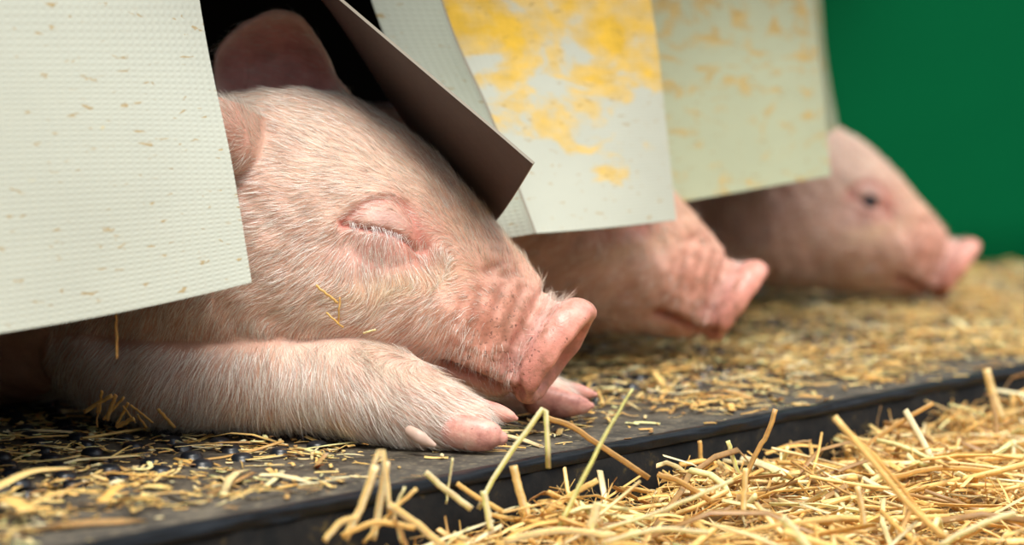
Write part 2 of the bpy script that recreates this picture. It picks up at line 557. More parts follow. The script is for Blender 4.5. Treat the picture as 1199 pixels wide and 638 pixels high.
CV = -0.10   # curtain rail line, measured from the platform edge
slab('shade_wall_back', [edge(U0, VB - .002, 0), edge(U1, VB - .002, 0), edge(U1, VB - .002, RZ), edge(U0, VB - .002, RZ)], 0.015, M_DARK, kind='structure', label='dark board added at the back to keep the shelter black inside')  # added dark wall so the inside reads black
slab('shade_wall_left', [edge(U0, CV, 0.0), edge(U0, VB - .002, 0), edge(U0, VB - .002, RZ), edge(U0, CV, RZ)], 0.015, M_DARK, kind='structure', label='unseen dark board added at the near end to keep light out of the shelter')  # unseen wall added to keep light out of the interior
cp = [edge(U0, VB, RZ), edge(U1, VB, RZ), edge(U1, -0.46, RZ), edge(0.80, -0.46, RZ), edge(0.64, -0.24, RZ), edge(0.64, CV + 0.03, RZ), edge(U0, CV + 0.03, RZ)]  # added lid darkens the interior; outline cut back to light the far piglet
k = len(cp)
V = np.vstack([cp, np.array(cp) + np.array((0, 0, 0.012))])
add_obj('shade_lid', mesh_from('shade_lid', V, [tuple(range(k - 1, -1, -1)), tuple(range(k, 2 * k))] + [(a, (a + 1) % k, k + (a + 1) % k, k + a) for a in range(k)], False),
        M_DARK, kind='structure', label='unseen lid added to darken the shelter, cut back above the far piglet')
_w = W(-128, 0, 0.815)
slab('light_block_front', [edge(U0, CV, 0.0), np.array((_w[0], _w[1], 0.0)), np.array((_w[0], _w[1], RZ)), edge(U0, CV, RZ)], 0.012, M_DARK, kind='structure', label='unseen dark board added to block light at the front before the first strip')  # unseen board added to stop light leaking in from the left

# ------------------------------------------------------------------ hanging strips
def strip(name, rows, label, mats, nu=24, nv=40, th=0.0024, bulge=0.0, uvoff=(0, 0)):
    """rows: list from bottom to top of (left (px,py,d), mid (px,py,d), right (px,py,d)); built at true depth"""
    Lp = catmull([W(*r[0]) for r in rows], nv); Mp = catmull([W(*r[1]) for r in rows], nv); Rp = catmull([W(*r[2]) for r in rows], nv)
    def fn(u, v):
        k = v * (nv - 1); i = min(int(k), nv - 2); f = k - i
        a = Lp[i] * (1 - f) + Lp[i + 1] * f; m = Mp[i] * (1 - f) + Mp[i + 1] * f; b = Rp[i] * (1 - f) + Rp[i + 1] * f
        return a * (2 * (u - 0.5) * (u - 1)) + m * (4 * u * (1 - u)) + b * (2 * u * (u - 0.5))
    V, Fc, nf = sgrid(fn, nu, nv, th)
    me = mesh_from(name, V, Fc)
    # metric uv
    uvl = me.uv_layers.new(name='UVMap')
    width = np.linalg.norm(fn(1, .3) - fn(0, .3)); height = np.linalg.norm(fn(.5, 1) - fn(.5, 0))
    g = nu * nv
    uvs = np.array([[(k % g) // nv / (nu - 1) * width, (k % g) % nv / (nv - 1) * height] for k in range(len(V))], np.float32)
    li = np.empty(len(me.loops), np.int32); me.loops.foreach_get('vertex_index', li)
    uvl.data.foreach_set('uv', uvs[li].ravel())
    o = add_obj(name, me, mats, label=label, category='curtain strip', group='hanging curtain strips of the shelter')
    mi = np.zeros(len(Fc), np.int32)
    mi[1:nf:2] = 1; mi[nf:] = 2
    me.polygons.foreach_set('material_index', mi)
    sm = np.ones(len(Fc), bool); sm[nf:] = False
    me.polygons.foreach_set('use_smooth', sm)
    me.set_sharp_from_angle(angle=math.radians(40))
    return o

def lerp3(a, b, t): return tuple(a[i] * (1 - t) + b[i] * t for i in range(3))

# nearest strip
strip('curtain_strip', [
    ((-150, 410, 0.79), (90, 375, 0.85), (293, 331, 0.915)),
    ((-165, 200, 0.80), (75, 190, 0.855), (269, 190, 0.925)),
    ((-185, 0, 0.81), (55, 0, 0.865), (231, 0, 0.945)),
    ((-235, -350, 0.83), (10, -350, 0.89), (185, -350, 0.965)),
    ((-260, -720, 0.84), (-10, -720, 0.90), (165, -720, 0.975))],
    'nearest cream curtain strip, broad and dimpled, hanging over the sleeping piglet\'s shoulder', [M_STRIP1, M_BACK, M_CUT])
# strip pushed outward by the piglet's head, dark back showing
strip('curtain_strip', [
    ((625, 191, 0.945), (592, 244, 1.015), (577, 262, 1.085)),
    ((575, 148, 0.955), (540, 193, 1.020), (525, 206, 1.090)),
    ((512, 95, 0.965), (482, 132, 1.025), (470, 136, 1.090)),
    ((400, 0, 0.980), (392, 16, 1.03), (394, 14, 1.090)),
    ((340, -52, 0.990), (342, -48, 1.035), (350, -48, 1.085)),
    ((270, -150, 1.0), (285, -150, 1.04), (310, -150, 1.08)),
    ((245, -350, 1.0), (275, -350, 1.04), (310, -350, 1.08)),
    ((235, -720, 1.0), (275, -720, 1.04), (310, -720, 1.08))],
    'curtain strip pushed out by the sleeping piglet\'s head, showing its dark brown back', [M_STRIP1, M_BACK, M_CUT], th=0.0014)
# clean strip between the pushed one and the stained one
strip('curtain_strip', [
    ((560, 283, 1.098), (592, 279, 1.094), (627, 273, 1.085)),
    ((500, 140, 1.110), (540, 138, 1.106), (575, 137, 1.098)),
    ((435, 0, 1.115), (478, 0, 1.112), (517, 0, 1.105)),
    ((355, -300, 1.120), (395, -300, 1.125), (432, -300, 1.125)),
    ((330, -700, 1.120), (370, -700, 1.13), (405, -700, 1.13))],
    'narrow clean cream strip between the pushed out strip and the yellow stained one', [M_STRIP1, M_BACK, M_CUT])
# stained strip
strip('curtain_strip', [
    ((585, 276, 1.100), (690, 269, 1.140), (790, 258, 1.21)),
    ((535, 137, 1.112), (665, 137, 1.160), (777, 137, 1.225)),
    ((475, 0, 1.122), (630, 0, 1.175), (760, 0, 1.24)),
    ((400, -300, 1.14), (565, -300, 1.195), (705, -300, 1.26)),
    ((370, -700, 1.15), (535, -700, 1.205), (680, -700, 1.27))],
    'cream curtain strip with big orange yellow stains above the middle piglet', [M_STRIP3, M_BACK, M_CUT])
# spotted strip in front of the far piglet
strip('curtain_strip', [
    ((760, 243, 1.275), (880, 222, 1.33), (971, 206, 1.40)),
    ((748, 110, 1.285), (868, 105, 1.34), (961, 100, 1.41)),
    ((735, 0, 1.29), (855, 0, 1.35), (950, 0, 1.42)),
    ((705, -300, 1.31), (820, -300, 1.37), (920, -300, 1.44)),
    ((690, -640, 1.32), (800, -640, 1.38), (900, -640, 1.45))],
    'greenish cream curtain strip with small ochre spots above the far piglet', [M_STRIP4, M_BACK, M_CUT])
# last strip seen nearly edge on
strip('curtain_strip', [
    ((930, 165, 1.48), (965, 158, 1.53), (980, 148, 1.58)),
    ((920, 80, 1.48), (955, 80, 1.54), (968, 80, 1.60)),
    ((910, 0, 1.48), (945, 0, 1.54), (960, 0, 1.61)),
    ((890, -300, 1.49), (920, -300, 1.55), (940, -300, 1.62)),
    ((880, -600, 1.49), (910, -600, 1.55), (930, -600, 1.62))],
    'last yellowish curtain strip seen as a sliver against the green wall', [M_STRIP4, M_BACK, M_CUT])

# ------------------------------------------------------------------ piglets
YM = 1.03
# head and trunk stations: top (px,py), bottom (px,py), half width (m), centre depth
ST = [
    ((650, 352), (614, 450), .0215, 1.003),
    ((636, 332), (594, 462), .0250, 1.006),
    ((612, 302), (562, 462), .0310, 1.010),
    ((573, 252), (520, 458), .0385, 1.017),
    ((528, 200), (468, 455), .0480, 1.023),
    ((483, 157), (418, 450), .0570, 1.027),
    ((432, 124), (360, 446), .0620, YM),
    ((380, 108), (300, 444), .0625, YM),
    ((322, 105), (240, 440), .0610, YM),
    ((270, 113), (180, 440), .0620, YM + .012),
    ((200, 122), (100, 455), .0680, YM + .045),
    ((80, 105), (10, 470), .0830, YM + .09),
    ((-80, 85), (-110, 462), .0920, YM + .145),
    ((-240, 85), (-260, 452), .0930, YM + .20),
    ((-380, 105), (-390, 446), .0860, YM + .25),
    ((-470, 150), (-475, 430), .0700, YM + .285),
    ((-530, 230), (-530, 380), .0380, YM + .31),
    ((-545, 280), (-545, 340), .0150, YM + .32),
]
st_x = np.array([0.5 * (W(*t, d)[0] + W(*b, d)[0]) for t, b, w, d in ST][::-1])
st_y = np.array([d for _, _, _, d in ST][::-1])

# snout disc
DC = W(650, 412, 0.995)
D_UP = W(688, 358, 0.995) - W(612, 466, 0.995); D_UP /= np.linalg.norm(D_UP)
_n = np.array((D_UP[2], 0, -D_UP[0])); _n /= np.linalg.norm(_n)
yaw = math.radians(11)
D_N = _n * math.cos(yaw) + np.array((0, -1, 0)) * math.sin(yaw)
D_UP = D_UP - D_N * (D_UP @ D_N); D_UP /= np.linalg.norm(D_UP)
D_S = np.cross(D_UP, D_N)

def snout_disc():
    prof = [(0.66, -0.026), (0.68, -0.017), (0.71, -0.012), (0.76, -0.0085)]
    for a in range(-62, 171, 16):
        prof.append((0.87 + 0.17 * math.cos(math.radians(a)), 0.0015 + 0.0075 * math.sin(math.radians(a))))
    prof += [(0.66, 0.0042), (0.5, 0.0030), (0.3, 0.0032)]
    C = np.array([DC + D_N * (h - 0.003) for _, h in prof])
    A = np.array([D_UP * 0.0283 * r for r, _ in prof]); B = np.array([D_S * 0.0262 * r for r, _ in prof])
    return ring_loft(C, A, B, 64, 2.3)

def near_ear():
    # folded back over the neck, hidden behind the nearest strip
    base_t, base_b = W(318, 146, 1.002), W(294, 222, 0.992)
    tip = W(165, 112, 0.945)
    def fn(u, v):
        b = base_t * (1 - u) + base_b * u
        wv = (1 - v) ** 0.7
        mid = W(307, 184, 0.996)
        b2 = mid + (b - mid) * (wv * (1 + 0.5 * math.sin(math.pi * v)))
        p = b2 * (1 - v) + tip * v + (mid - mid)
        p = p + np.array((0, -0.014 * math.sin(math.pi * u) * (1 - 0.5 * v) - 0.012 * math.sin(math.pi * min(1, v * 1.2)), 0.006 * math.sin(math.pi * v)))
        return p
    return sgrid(fn, 26, 26, lambda u, v: 0.0060 - 0.0025 * v + 0 * u)[:2]

FAR_EAR = [(258, 122), (249, 92), (254, 62), (275, 38), (300, 22), (326, 15), (347, 20), (363, 36), (378, 58), (391, 80), (408, 112)]
def far_ear():
    pts = catmull([W(x, y, 1.09) for x, y in FAR_EAR], 40)
    c0, c1 = W(268, 135, 1.075), W(398, 128, 1.075)
    def fn(u, v):
        k = u * 39; i = min(int(k), 38); f = k - i
        rim = pts[i] * (1 - f) + pts[i + 1] * f
        base = c0 * (1 - u) + c1 * u
        p = base * (1 - v) + rim * v
        cup = math.sin(math.pi * u) * math.sin(math.pi * min(1.0, v * 0.9 + 0.1))
        lean = -0.006 * math.sin(math.pi * u) * v ** 3
        return p + np.array((0, 0.020 * cup + lean, 0))
    return sgrid(fn, 40, 22, lambda u, v: 0.0050 - 0.0010 * v + 0 * u)[:2]

def leg_pt(px, py, d, rpx):
    p = W(px, py, d); return (*p, rpx * d / F)
NEAR_LEG = [leg_pt(100, 405, 1.04, 60), leg_pt(165, 434, 1.012, 60), leg_pt(230, 441, 0.995, 60), leg_pt(300, 443, 0.990, 60), leg_pt(360, 447, 0.983, 57),
            leg_pt(410, 452, 0.975, 57), leg_pt(450, 464, 0.967, 57), leg_pt(490, 478, 0.958, 51), leg_pt(522, 488, 0.952, 43), leg_pt(545, 496, 0.948, 34)]
FAR_LEG = [leg_pt(420, 440, 1.07, 42), leg_pt(520, 450, 1.07, 36), leg_pt(590, 456, 1.062, 32), leg_pt(630, 462, 1.055, 27), leg_pt(652, 466, 1.052, 21)]
TUCK_LEG = [leg_pt(100, 405, 1.04, 60), leg_pt(150, 440, 1.03, 54), leg_pt(120, 462, 1.02, 38), leg_pt(60, 470, 1.03, 30), leg_pt(10, 470, 1.05, 26)]
TUCK_FAR = [leg_pt(100, 405, 1.10, 60), leg_pt(150, 440, 1.10, 54), leg_pt(120, 462, 1.11, 38), leg_pt(60, 466, 1.12, 30), leg_pt(10, 468, 1.14, 26)]
def hind(d, s):
    return [leg_pt(-330, 340, d, 95), leg_pt(-270, 395, d - s * .03, 70), leg_pt(-230, 425, d - s * .05, 40), leg_pt(-290, 436, d - s * .055, 26), leg_pt(-220, 440, d - s * .06, 20), leg_pt(-170, 441, d - s * .06, 18)]

def path_dist(P, pts):
    """distance to a limb's axis divided by its radius there"""
    Q = catmull(pts, 24)
    d = np.full(len(P), 9.0)
    for q in Q:
        d = np.minimum(d, np.linalg.norm(P - q[:3], axis=1) / q[3])
    return d

LID = [(402, 263), (414, 265), (430, 269), (448, 272), (462, 276), (476, 283), (488, 292)]
ORBIT = [(402, 261), (416, 249), (434, 238), (455, 235), (473, 243), (486, 262), (497, 290)]
LOWER = [(410, 285), (430, 303), (455, 310), (480, 306), (500, 296)]
MOUTH = [(520, 428), (545, 437), (568, 448), (590, 459), (606, 464)]
RINGG = [(640, 340), (628, 358), (613, 386), (602, 412), (598, 436), (604, 456)]
WRINK = [[(612, 338), (600, 362), (590, 398)], [(588, 336), (577, 362), (568, 400)], [(562, 340), (553, 366), (547, 392)], [(628, 352), (612, 378), (600, 402)],
         [(590, 322), (606, 318)], [(570, 318), (590, 306)], [(540, 352), (534, 376)]]

def build_pig(voxel, open_eye, legs):
    parts = []
    big = []
    for t, b, w, d in ST:
        T_, B_ = W(*t, d), W(*b, d)
        big.append(np.concatenate([(T_ + B_) / 2, (T_ - B_) / 2, [w]]))
    Q = catmull(big, 130)
    C, A = Q[:, :3], Q[:, 3:6]
    Bv = np.zeros_like(C); Bv[:, 1] = np.maximum(Q[:, 6], 0.004)
    egg = np.interp(np.arange(130), [0, 14, 40, 70, 129], [0.02, 0.06, 0.14, 0.16, 0.05])
    parts.append(ring_loft(C, A, Bv, 80, 2.25, egg))
    parts.append(snout_disc()); parts.append(near_ear()); parts.append(far_ear())
    for lg in legs: parts.append(tube_path(lg, 44, 40))
    parts.append(tube_path(hind(YM + .17, 1), 40, 32)); parts.append(tube_path(hind(YM + .27, -1), 40, 32))
    V = []; Fc = []; o = 0
    for v, f in parts:
        V.append(v); Fc += [tuple(i + o for i in q) for q in f]; o += len(v)
    src = mesh_from('pig_src', np.vstack(V), Fc)
    bm = bmesh.new(); bm.from_mesh(src); bmesh.ops.recalc_face_normals(bm, faces=bm.faces); bm.to_mesh(src); bm.free()
    tmp = bpy.data.objects.new('pig_src', src); col.objects.link(tmp)
    md = tmp.modifiers.new('r', 'REMESH'); md.mode = 'VOXEL'; md.voxel_size = voxel; md.adaptivity = 0
    sm = tmp.modifiers.new('s', 'SMOOTH'); sm.factor = 0.5; sm.iterations = max(4, int(14 * 0.0009 / voxel * 1.0))
    dg = bpy.context.evaluated_depsgraph_get()
    ev = tmp.evaluated_get(dg)
    me = bpy.data.meshes.new_from_object(ev, depsgraph=dg)
    bpy.data.objects.remove(tmp); bpy.data.meshes.remove(src)
    me.name = 'pig_body'
    n = len(me.vertices)
    P = np.empty(n * 3, np.float32); me.vertices.foreach_get('co', P); P = P.reshape(-1, 3).astype(float)
    Nn = np.empty(n * 3, np.float32); me.vertex_normals.foreach_get('vector', Nn); Nn = Nn.reshape(-1, 3).astype(float)
    yc = np.interp(P[:, 0], st_x, st_y)
    Pm = P.copy(); Pm[:, 1] = np.where(P[:, 1] > yc, 2 * yc - P[:, 1], P[:, 1])
    px, py = proj(Pm)
    ld = np.min([path_dist(P, lg) for lg in legs], axis=0)
    head = np.clip((ld - 1.03) / 0.08, 0, 1) * (px > 250)
    ex, ey = proj(P)
    sideness = np.clip(np.abs(Nn[:, 1]) * 2.2, 0, 1)
    g = lambda d, s: np.exp(-0.5 * (d / s) ** 2)
    D = np.zeros(n)
    hs = head * sideness
    D += hs * 0.0050 * blob(px, py, 450, 258, 32, 17, 15)
    D += hs * 0.0026 * blob(px, py, 445, 228, 48, 10, 10)
    D -= hs * 0.0020 * g(polydist(px, py, ORBIT), 4.2)
    if open_eye:
        D -= hs * 0.0040 * blob(px, py, 446, 275, 22, 8, 18)
    else:
        D -= hs * 0.0024 * g(polydist(px, py, LID), 2.4)
    D += hs * 0.0014 * blob(px, py, 446, 292, 30, 11, 15)
    D -= hs * 0.0006 * g(polydist(px, py, LOWER), 6)
    D -= hs * 0.0032 * blob(px, py, 515, 318, 40, 14, 40)
    D += hs * 0.0030 * blob(px, py, 545, 372, 38, 34, 0)
    D += hs * 0.0030 * blob(px, py, 440, 360, 60, 26, 0)
    D -= hs * 0.0085 * g(polydist(px, py, MOUTH), 3.8)
    D += hs * 0.0018 * blob(px, py, 560, 428, 30, 8, 22)
    for w in WRINK: D -= hs * 0.0012 * g(polydist(px, py, w), 4.2)
    D -= head * 0.0028 * g(polydist(px, py, RINGG), 5.0)
    # nostrils
    q = P - DC
    a_, s_, h_ = q @ D_UP, q @ D_S, q @ D_N
    front = (Nn @ D_N > 0.2) & (np.abs(h_) < 0.012) & (np.hypot(a_, s_) < 0.035)
    nos = np.zeros(n)
    for sg in (-1, 1):
        nos = np.maximum(nos, np.exp(-0.5 * (((a_ - 0.001) / 0.0050) ** 2 + ((s_ - sg * 0.0105) / 0.0036) ** 2)))
    nos *= front
    D -= 0.0075 * nos
    # folds on neck, fine lumps
    D += 0.0007 * sines(P, 160, 3) * head + 0.0005 * sines(P, 420, 4) * head
    D += 0.0008 * sines(P, 200, 5) * (1 - head)
    P2 = P + Nn * D[:, None]
    P2[:, 2] = np.maximum(P2[:, 2], 0.012 if open_eye else 0.0015)
    me.vertices.foreach_set('co', np.ascontiguousarray(P2, np.float32).ravel())
    me.update()
    me.polygons.foreach_set('use_smooth', np.full(len(me.polygons), True))
    # skin colours, with nostril and mouth shade and far-ear light painted in
    base = np.tile(np.array((0.72, 0.455, 0.35)), (n, 1))
    def tint(c, m):
        nonlocal base
        base = base * (1 - m[:, None]) + np.array(c) * m[:, None]
    tint((0.80, 0.60, 0.47), 0.7 * blob(px, py, 400, 170, 110, 60, 35) * head)
    tint((0.76, 0.36, 0.30), 0.55 * blob(px, py, 480, 275, 30, 26) * hs)
    tint((0.72, 0.38, 0.36), 0.6 * blob(px, py, 445, 300, 45, 22, 10) * hs)
    tint((0.78, 0.55, 0.30), 0.55 * blob(px, py, 470, 330, 55, 10, -12) * hs)
    tint((0.72, 0.44, 0.27), 0.5 * blob(px, py, 565, 265, 30, 60, -40) * head)
    tint((0.76, 0.36, 0.27), 0.85 * blob(px, py, 580, 370, 45, 55, 0) * head)
    disc = ((np.hypot(a_ / 0.0283, s_ / 0.0262) < 1.12) & (h_ > -0.012)).astype(float)
    tint((0.86, 0.40, 0.33), 0.9 * disc)
    tint((0.83, 0.50, 0.46), 0.7 * np.exp(-0.5 * ((h_ + 0.013) / 0.005) ** 2) * (np.hypot(a_, s_) < 0.034))
    tint((0.10, 0.03, 0.025), np.clip(nos * 1.2, 0, 1) * 0.9)  # shade of the hole painted into the nostril colour
    tint((0.45, 0.12, 0.10), 0.85 * g(polydist(px, py, MOUTH), 4.5) * hs)  # groove shade painted along the mouth line
    tint((0.82, 0.60, 0.57), 0.6 * blob(px, py, 448, 257, 22, 9, 15) * hs)
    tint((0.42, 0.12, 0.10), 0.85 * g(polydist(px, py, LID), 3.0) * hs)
    tint((0.62, 0.22, 0.18), 0.7 * blob(px, py, 406, 263, 9, 7) * hs)
    tint((0.70, 0.28, 0.22), 0.6 * blob(px, py, 492, 285, 14, 22, 15) * hs)
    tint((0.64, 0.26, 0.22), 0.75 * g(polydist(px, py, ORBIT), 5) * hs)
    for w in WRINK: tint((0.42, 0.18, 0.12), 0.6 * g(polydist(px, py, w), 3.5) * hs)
    ear = (P[:, 1] > 1.055) & (P[:, 2] > W(300, 112, 1.08)[2])
    tint((0.90, 0.47, 0.44), 0.9 * ear)  # far ear painted lighter to make up for dim interior light
    rim = ear * np.exp(-0.5 * (polydist(ex, ey, FAR_EAR) / 7) ** 2)
    tint((0.95, 0.68, 0.58), 0.8 * rim)  # brightness of the ear rim painted in
    tint((0.78, 0.40, 0.34), 0.6 * blob(ex, ey, 275, 180, 20, 50) * (P[:, 1] < 0.99))
    tint((0.80, 0.56, 0.46), 0.8 * (1 - head) * (px > 330))
    set_col(me, 'Col', np.clip(base, 0, 1))
    dirt = 0.95 * blob(px, py, 590, 372, 40, 55, 10) * head + 0.5 * blob(px, py, 555, 425, 40, 15, 20) * head + 0.35 * disc + 0.25 * (1 - head) * blob(px, py, 470, 480, 70, 40) + 0.12
    set_float(me, 'dirt', np.clip(dirt, 0, 1))
    set_float(me, 'wet', disc)
    me.materials.append(M_SKIN)
    return me, P2, head, ld

# flow of the coat: (px, py, dx, dy, lift)
FLOW = np.array([
    (400, 150, -1, -.55, .20), (330, 130, -1, -.3, .25), (470, 180, -.8, -.7, .2), (530, 230, -.6, -1, .25), (575, 280, -.45, -1, .35),
    (330, 220, -1, -.1, .2), (290, 250, -1, .1, .35), (300, 300, -.9, .4, .3), (450, 235, -1, -.05, .3), (490, 245, -.8, -.5, .2), (400, 245, -1, .15, .25),
    (400, 300, -.25, 1, .3), (430, 310, .2, 1, .3), (470, 310, .45, 1, .3), (500, 310, .3, 1, .25), (380, 280, -.9, .5, .25),
    (400, 350, -1, .3, .25), (330, 340, -1, .35, .25), (480, 345, -.9, .35, .25), (470, 390, -.9, .35, .25), (530, 340, -.8, .2, .25), (540, 400, -.3, 1, .45),
    (590, 420, -.1, 1, .5), (590, 350, -.8, -.2, .25), (620, 330, -.2, -1, .7), (640, 345, .5, -.9, .9), (600, 300, -.2, -1, .6),
    (300, 420, .05, 1, .22), (360, 430, .3, 1, .22), (420, 440, .55, .9, .22), (470, 470, .8, .7, .22), (540, 480, .95, .35, .2),
    (180, 400, -.55, 1, .22), (230, 430, -.25, 1, .22), (440, 500, .4, 1, .35), (120, 420, -.6, 1, .2), (630, 460, .8, .5, .25)], float)

def grow_hair(name, me, P, parent, count, width, seed, lenmul=1.0):
    r = np.random.default_rng(seed)
    me.calc_loop_triangles()
    nt = len(me.loop_triangles)
    T = np.empty(nt * 3, np.int32); me.loop_triangles.foreach_get('vertices', T); T = T.reshape(-1, 3)
    Nn = np.empty(len(P) * 3, np.float32); me.vertex_normals.foreach_get('vector', Nn); Nn = Nn.reshape(-1, 3).astype(float)
    a, b, c = P[T[:, 0]], P[T[:, 1]], P[T[:, 2]]
    ar = 0.5 * np.linalg.norm(np.cross(b - a, c - a), axis=1)
    ctr = (a + b + c) / 3
    px, py = proj(ctr)
    nf = Nn[T[:, 0]]
    q = ctr - DC
    rad = np.hypot(q @ D_UP / 0.0283, q @ D_S / 0.0262); h = q @ D_N
    w = ar.copy()
    w[(nf[:, 1] > 0.45) | (px < 60) | (py > 540)] = 0
    w[(rad < 1.35) & (h > -0.009)] = 0
    w *= 1 - 0.93 * np.clip(1.25 * blob(px, py, 598, 372, 36, 50, 10), 0, 1)
    w *= 1 - 0.85 * np.exp(-0.5 * (polydist(px, py, MOUTH) / 10) ** 2)
    w *= 1 - 0.90 * blob(px, py, 452, 256, 24, 10, 15) 
    w[(ctr[:, 1] > 1.055) & (ctr[:, 2] > W(300, 108, 1.08)[2])] *= 0.12
    w[ctr[:, 2] < 0.004] = 0
    cs = np.cumsum(w); cs /= cs[-1]
    ti = np.searchsorted(cs, r.random(count))
    u, v = r.random(count), r.random(count); fl = u + v > 1; u[fl] = 1 - u[fl]; v[fl] = 1 - v[fl]
    R0 = a[ti] * (1 - u - v)[:, None] + b[ti] * u[:, None] + c[ti] * v[:, None]
    nn = Nn[T[ti, 0]] * (1 - u - v)[:, None] + Nn[T[ti, 1]] * u[:, None] + Nn[T[ti, 2]] * v[:, None]
    nn /= np.linalg.norm(nn, axis=1)[:, None]
    x, y = proj(R0)
    wt = 1 / ((x[:, None] - FLOW[None, :, 0]) ** 2 + (y[:, None] - FLOW[None, :, 1]) ** 2 + 60) ** 1.6
    wt /= wt.sum(1)[:, None]
    fx, fy, lift = wt @ FLOW[:, 2], wt @ FLOW[:, 3], wt @ FLOW[:, 4]
    ang = r.normal(0, 0.13, count) + 0.20 * sines(R0, 220, seed)
    fx, fy = fx * np.cos(ang) - fy * np.sin(ang), fx * np.sin(ang) + fy * np.cos(ang)
    d = np.stack([fx, np.zeros(count), -fy], 1)
    d -= nn * (d * nn).sum(1)[:, None]
    d /= np.maximum(np.linalg.norm(d, axis=1), 1e-6)[:, None]
    L = lenmul * 0.0072 * r.uniform(0.55, 1.25, count)
    snout = blob(x, y, 600, 350, 50, 60)
    L *= 1 - 0.45 * snout
    L *= 1 - 0.35 * blob(x, y, 450, 262, 40, 25)
    L *= 1 - 0.5 * blob(x, y, 560, 430, 50, 22, 22)
    L *= 1 + 0.45 * (y > 400)
    L = np.where((r.random(count) < 0.02), L * 1.6, L)
    lift = lift * r.uniform(0.5, 1.5, count)
    K = 4
    wob = r.normal(0, 0.07, (count, 3))
    side = np.cross(d, nn)
    roll = r.normal(0, 0.6, count)
    side = side * np.cos(roll)[:, None] + nn * np.sin(roll)[:, None]
    V = np.empty((count, K * 2 - 1, 3))
    for k in range(K):
        t = k / (K - 1)
        pos = R0 + d * (L * t)[:, None] + nn * (L * lift * (t - 0.45 * t * t))[:, None] + wob * (L * t * t)[:, None] - nn * 0.0002
        wd = 0.5 * width * (1 - 0.75 * t)
        if k < K - 1:
            V[:, 2 * k] = pos + side * wd; V[:, 2 * k + 1] = pos - side * wd
        else:
            V[:, 2 * k] = pos
    V[..., 2] = np.maximum(V[..., 2], 0.001)
    fac = np.array([(0, 1, 3), (0, 3, 2), (2, 3, 5), (2, 5, 4), (4, 5, 6)])
    Q = (np.arange(count)[:, None, None] * (2 * K - 1) + fac[None]).reshape(-1, 3)
    hm = mesh_np(name, V.reshape(-1, 3), Q, True)
    cb = np.array((0.95, 0.89, 0.79))
    yellow = np.clip(blob(x, y, 470, 335, 60, 12, -12) + 0.6 * blob(x, y, 590, 300, 40, 40) + 0.5 * blob(x, y, 470, 420, 60, 15, 20), 0, 1)
    hc = cb[None] * (1 - 0.55 * yellow[:, None]) + np.array((0.86, 0.68, 0.36))[None] * 0.55 * yellow[:, None]
    dark = np.clip(blob(x, y, 520, 420, 40, 14, 20), 0, 1) * 0.6
    hc = hc * (1 - dark[:, None]) + np.array((0.25, 0.15, 0.10)) * dark[:, None]
    hc = hc * r.uniform(0.72, 1.12, count)[:, None]
    odd_shade = r.random(count) < 0.12  # odd brown hairs; the extra ones stand in for shadow between hairs
    hc[odd_shade] *= np.array((0.45, 0.32, 0.25))
    set_col(hm, 'Col', np.clip(np.repeat(hc, 2 * K - 1, axis=0), 0, 1))
    return add_obj(name, hm, M_HAIR, parent, kind='stuff')

def hoof_mesh(rows, flat=0.8):
    """rows: (px, py, depth, half height px) from coronet to tip"""
    V, Fc = tube_path([leg_pt(*r) for r in rows], 22, 24, flat)
    V[:, 2] = np.maximum(V[:, 2], 0.0008)
    return mesh_from('hoof', V, Fc)

pig_me, PP, Phead, Pld = build_pig(0.0009, False, [NEAR_LEG, FAR_LEG])
pig1 = bpy.data.objects.new('piglet', None); col.objects.link(pig1)
pig1['label'] = 'sleeping piglet in sharp focus, eye shut, chin resting over its outstretched foreleg'
pig1['category'] = 'piglet'; pig1['group'] = 'piglets lying under the curtain'
add_obj('body', pig_me, None, pig1)
grow_hair('hair', pig_me, PP, pig1, 85000, 0.00018, 11, 1.15)
for rows in ([(528, 502, 0.941, 21), (545, 506, 0.938, 21), (564, 509, 0.936, 20), (578, 511, 0.935, 16), (586, 513, 0.935, 9)],
             [(548, 478, 0.962, 18), (566, 481, 0.962, 14), (584, 484, 0.962, 11), (598, 488, 0.962, 7), (604, 490, 0.962, 3)],
             [(632, 468, 1.045, 20), (652, 472, 1.042, 18), (672, 474, 1.04, 14), (686, 475, 1.04, 9), (692, 475, 1.04, 4)],
             [(660, 458, 1.065, 12), (676, 459, 1.065, 10), (690, 461, 1.065, 6), (697, 462, 1.065, 3)]):
    add_obj('hoof', hoof_mesh(rows), M_HOOF, pig1, label='pink hoof toe')
M_CLAW = plain('dewclaw_horn', (0.72, 0.50, 0.40), 0.45, 200, 0.8)
add_obj('dewclaw', hoof_mesh([(480, 505, 0.934, 7), (490, 511, 0.930, 8), (500, 517, 0.930, 6), (508, 521, 0.930, 3)]), M_CLAW, pig1, label='pale dewclaw')

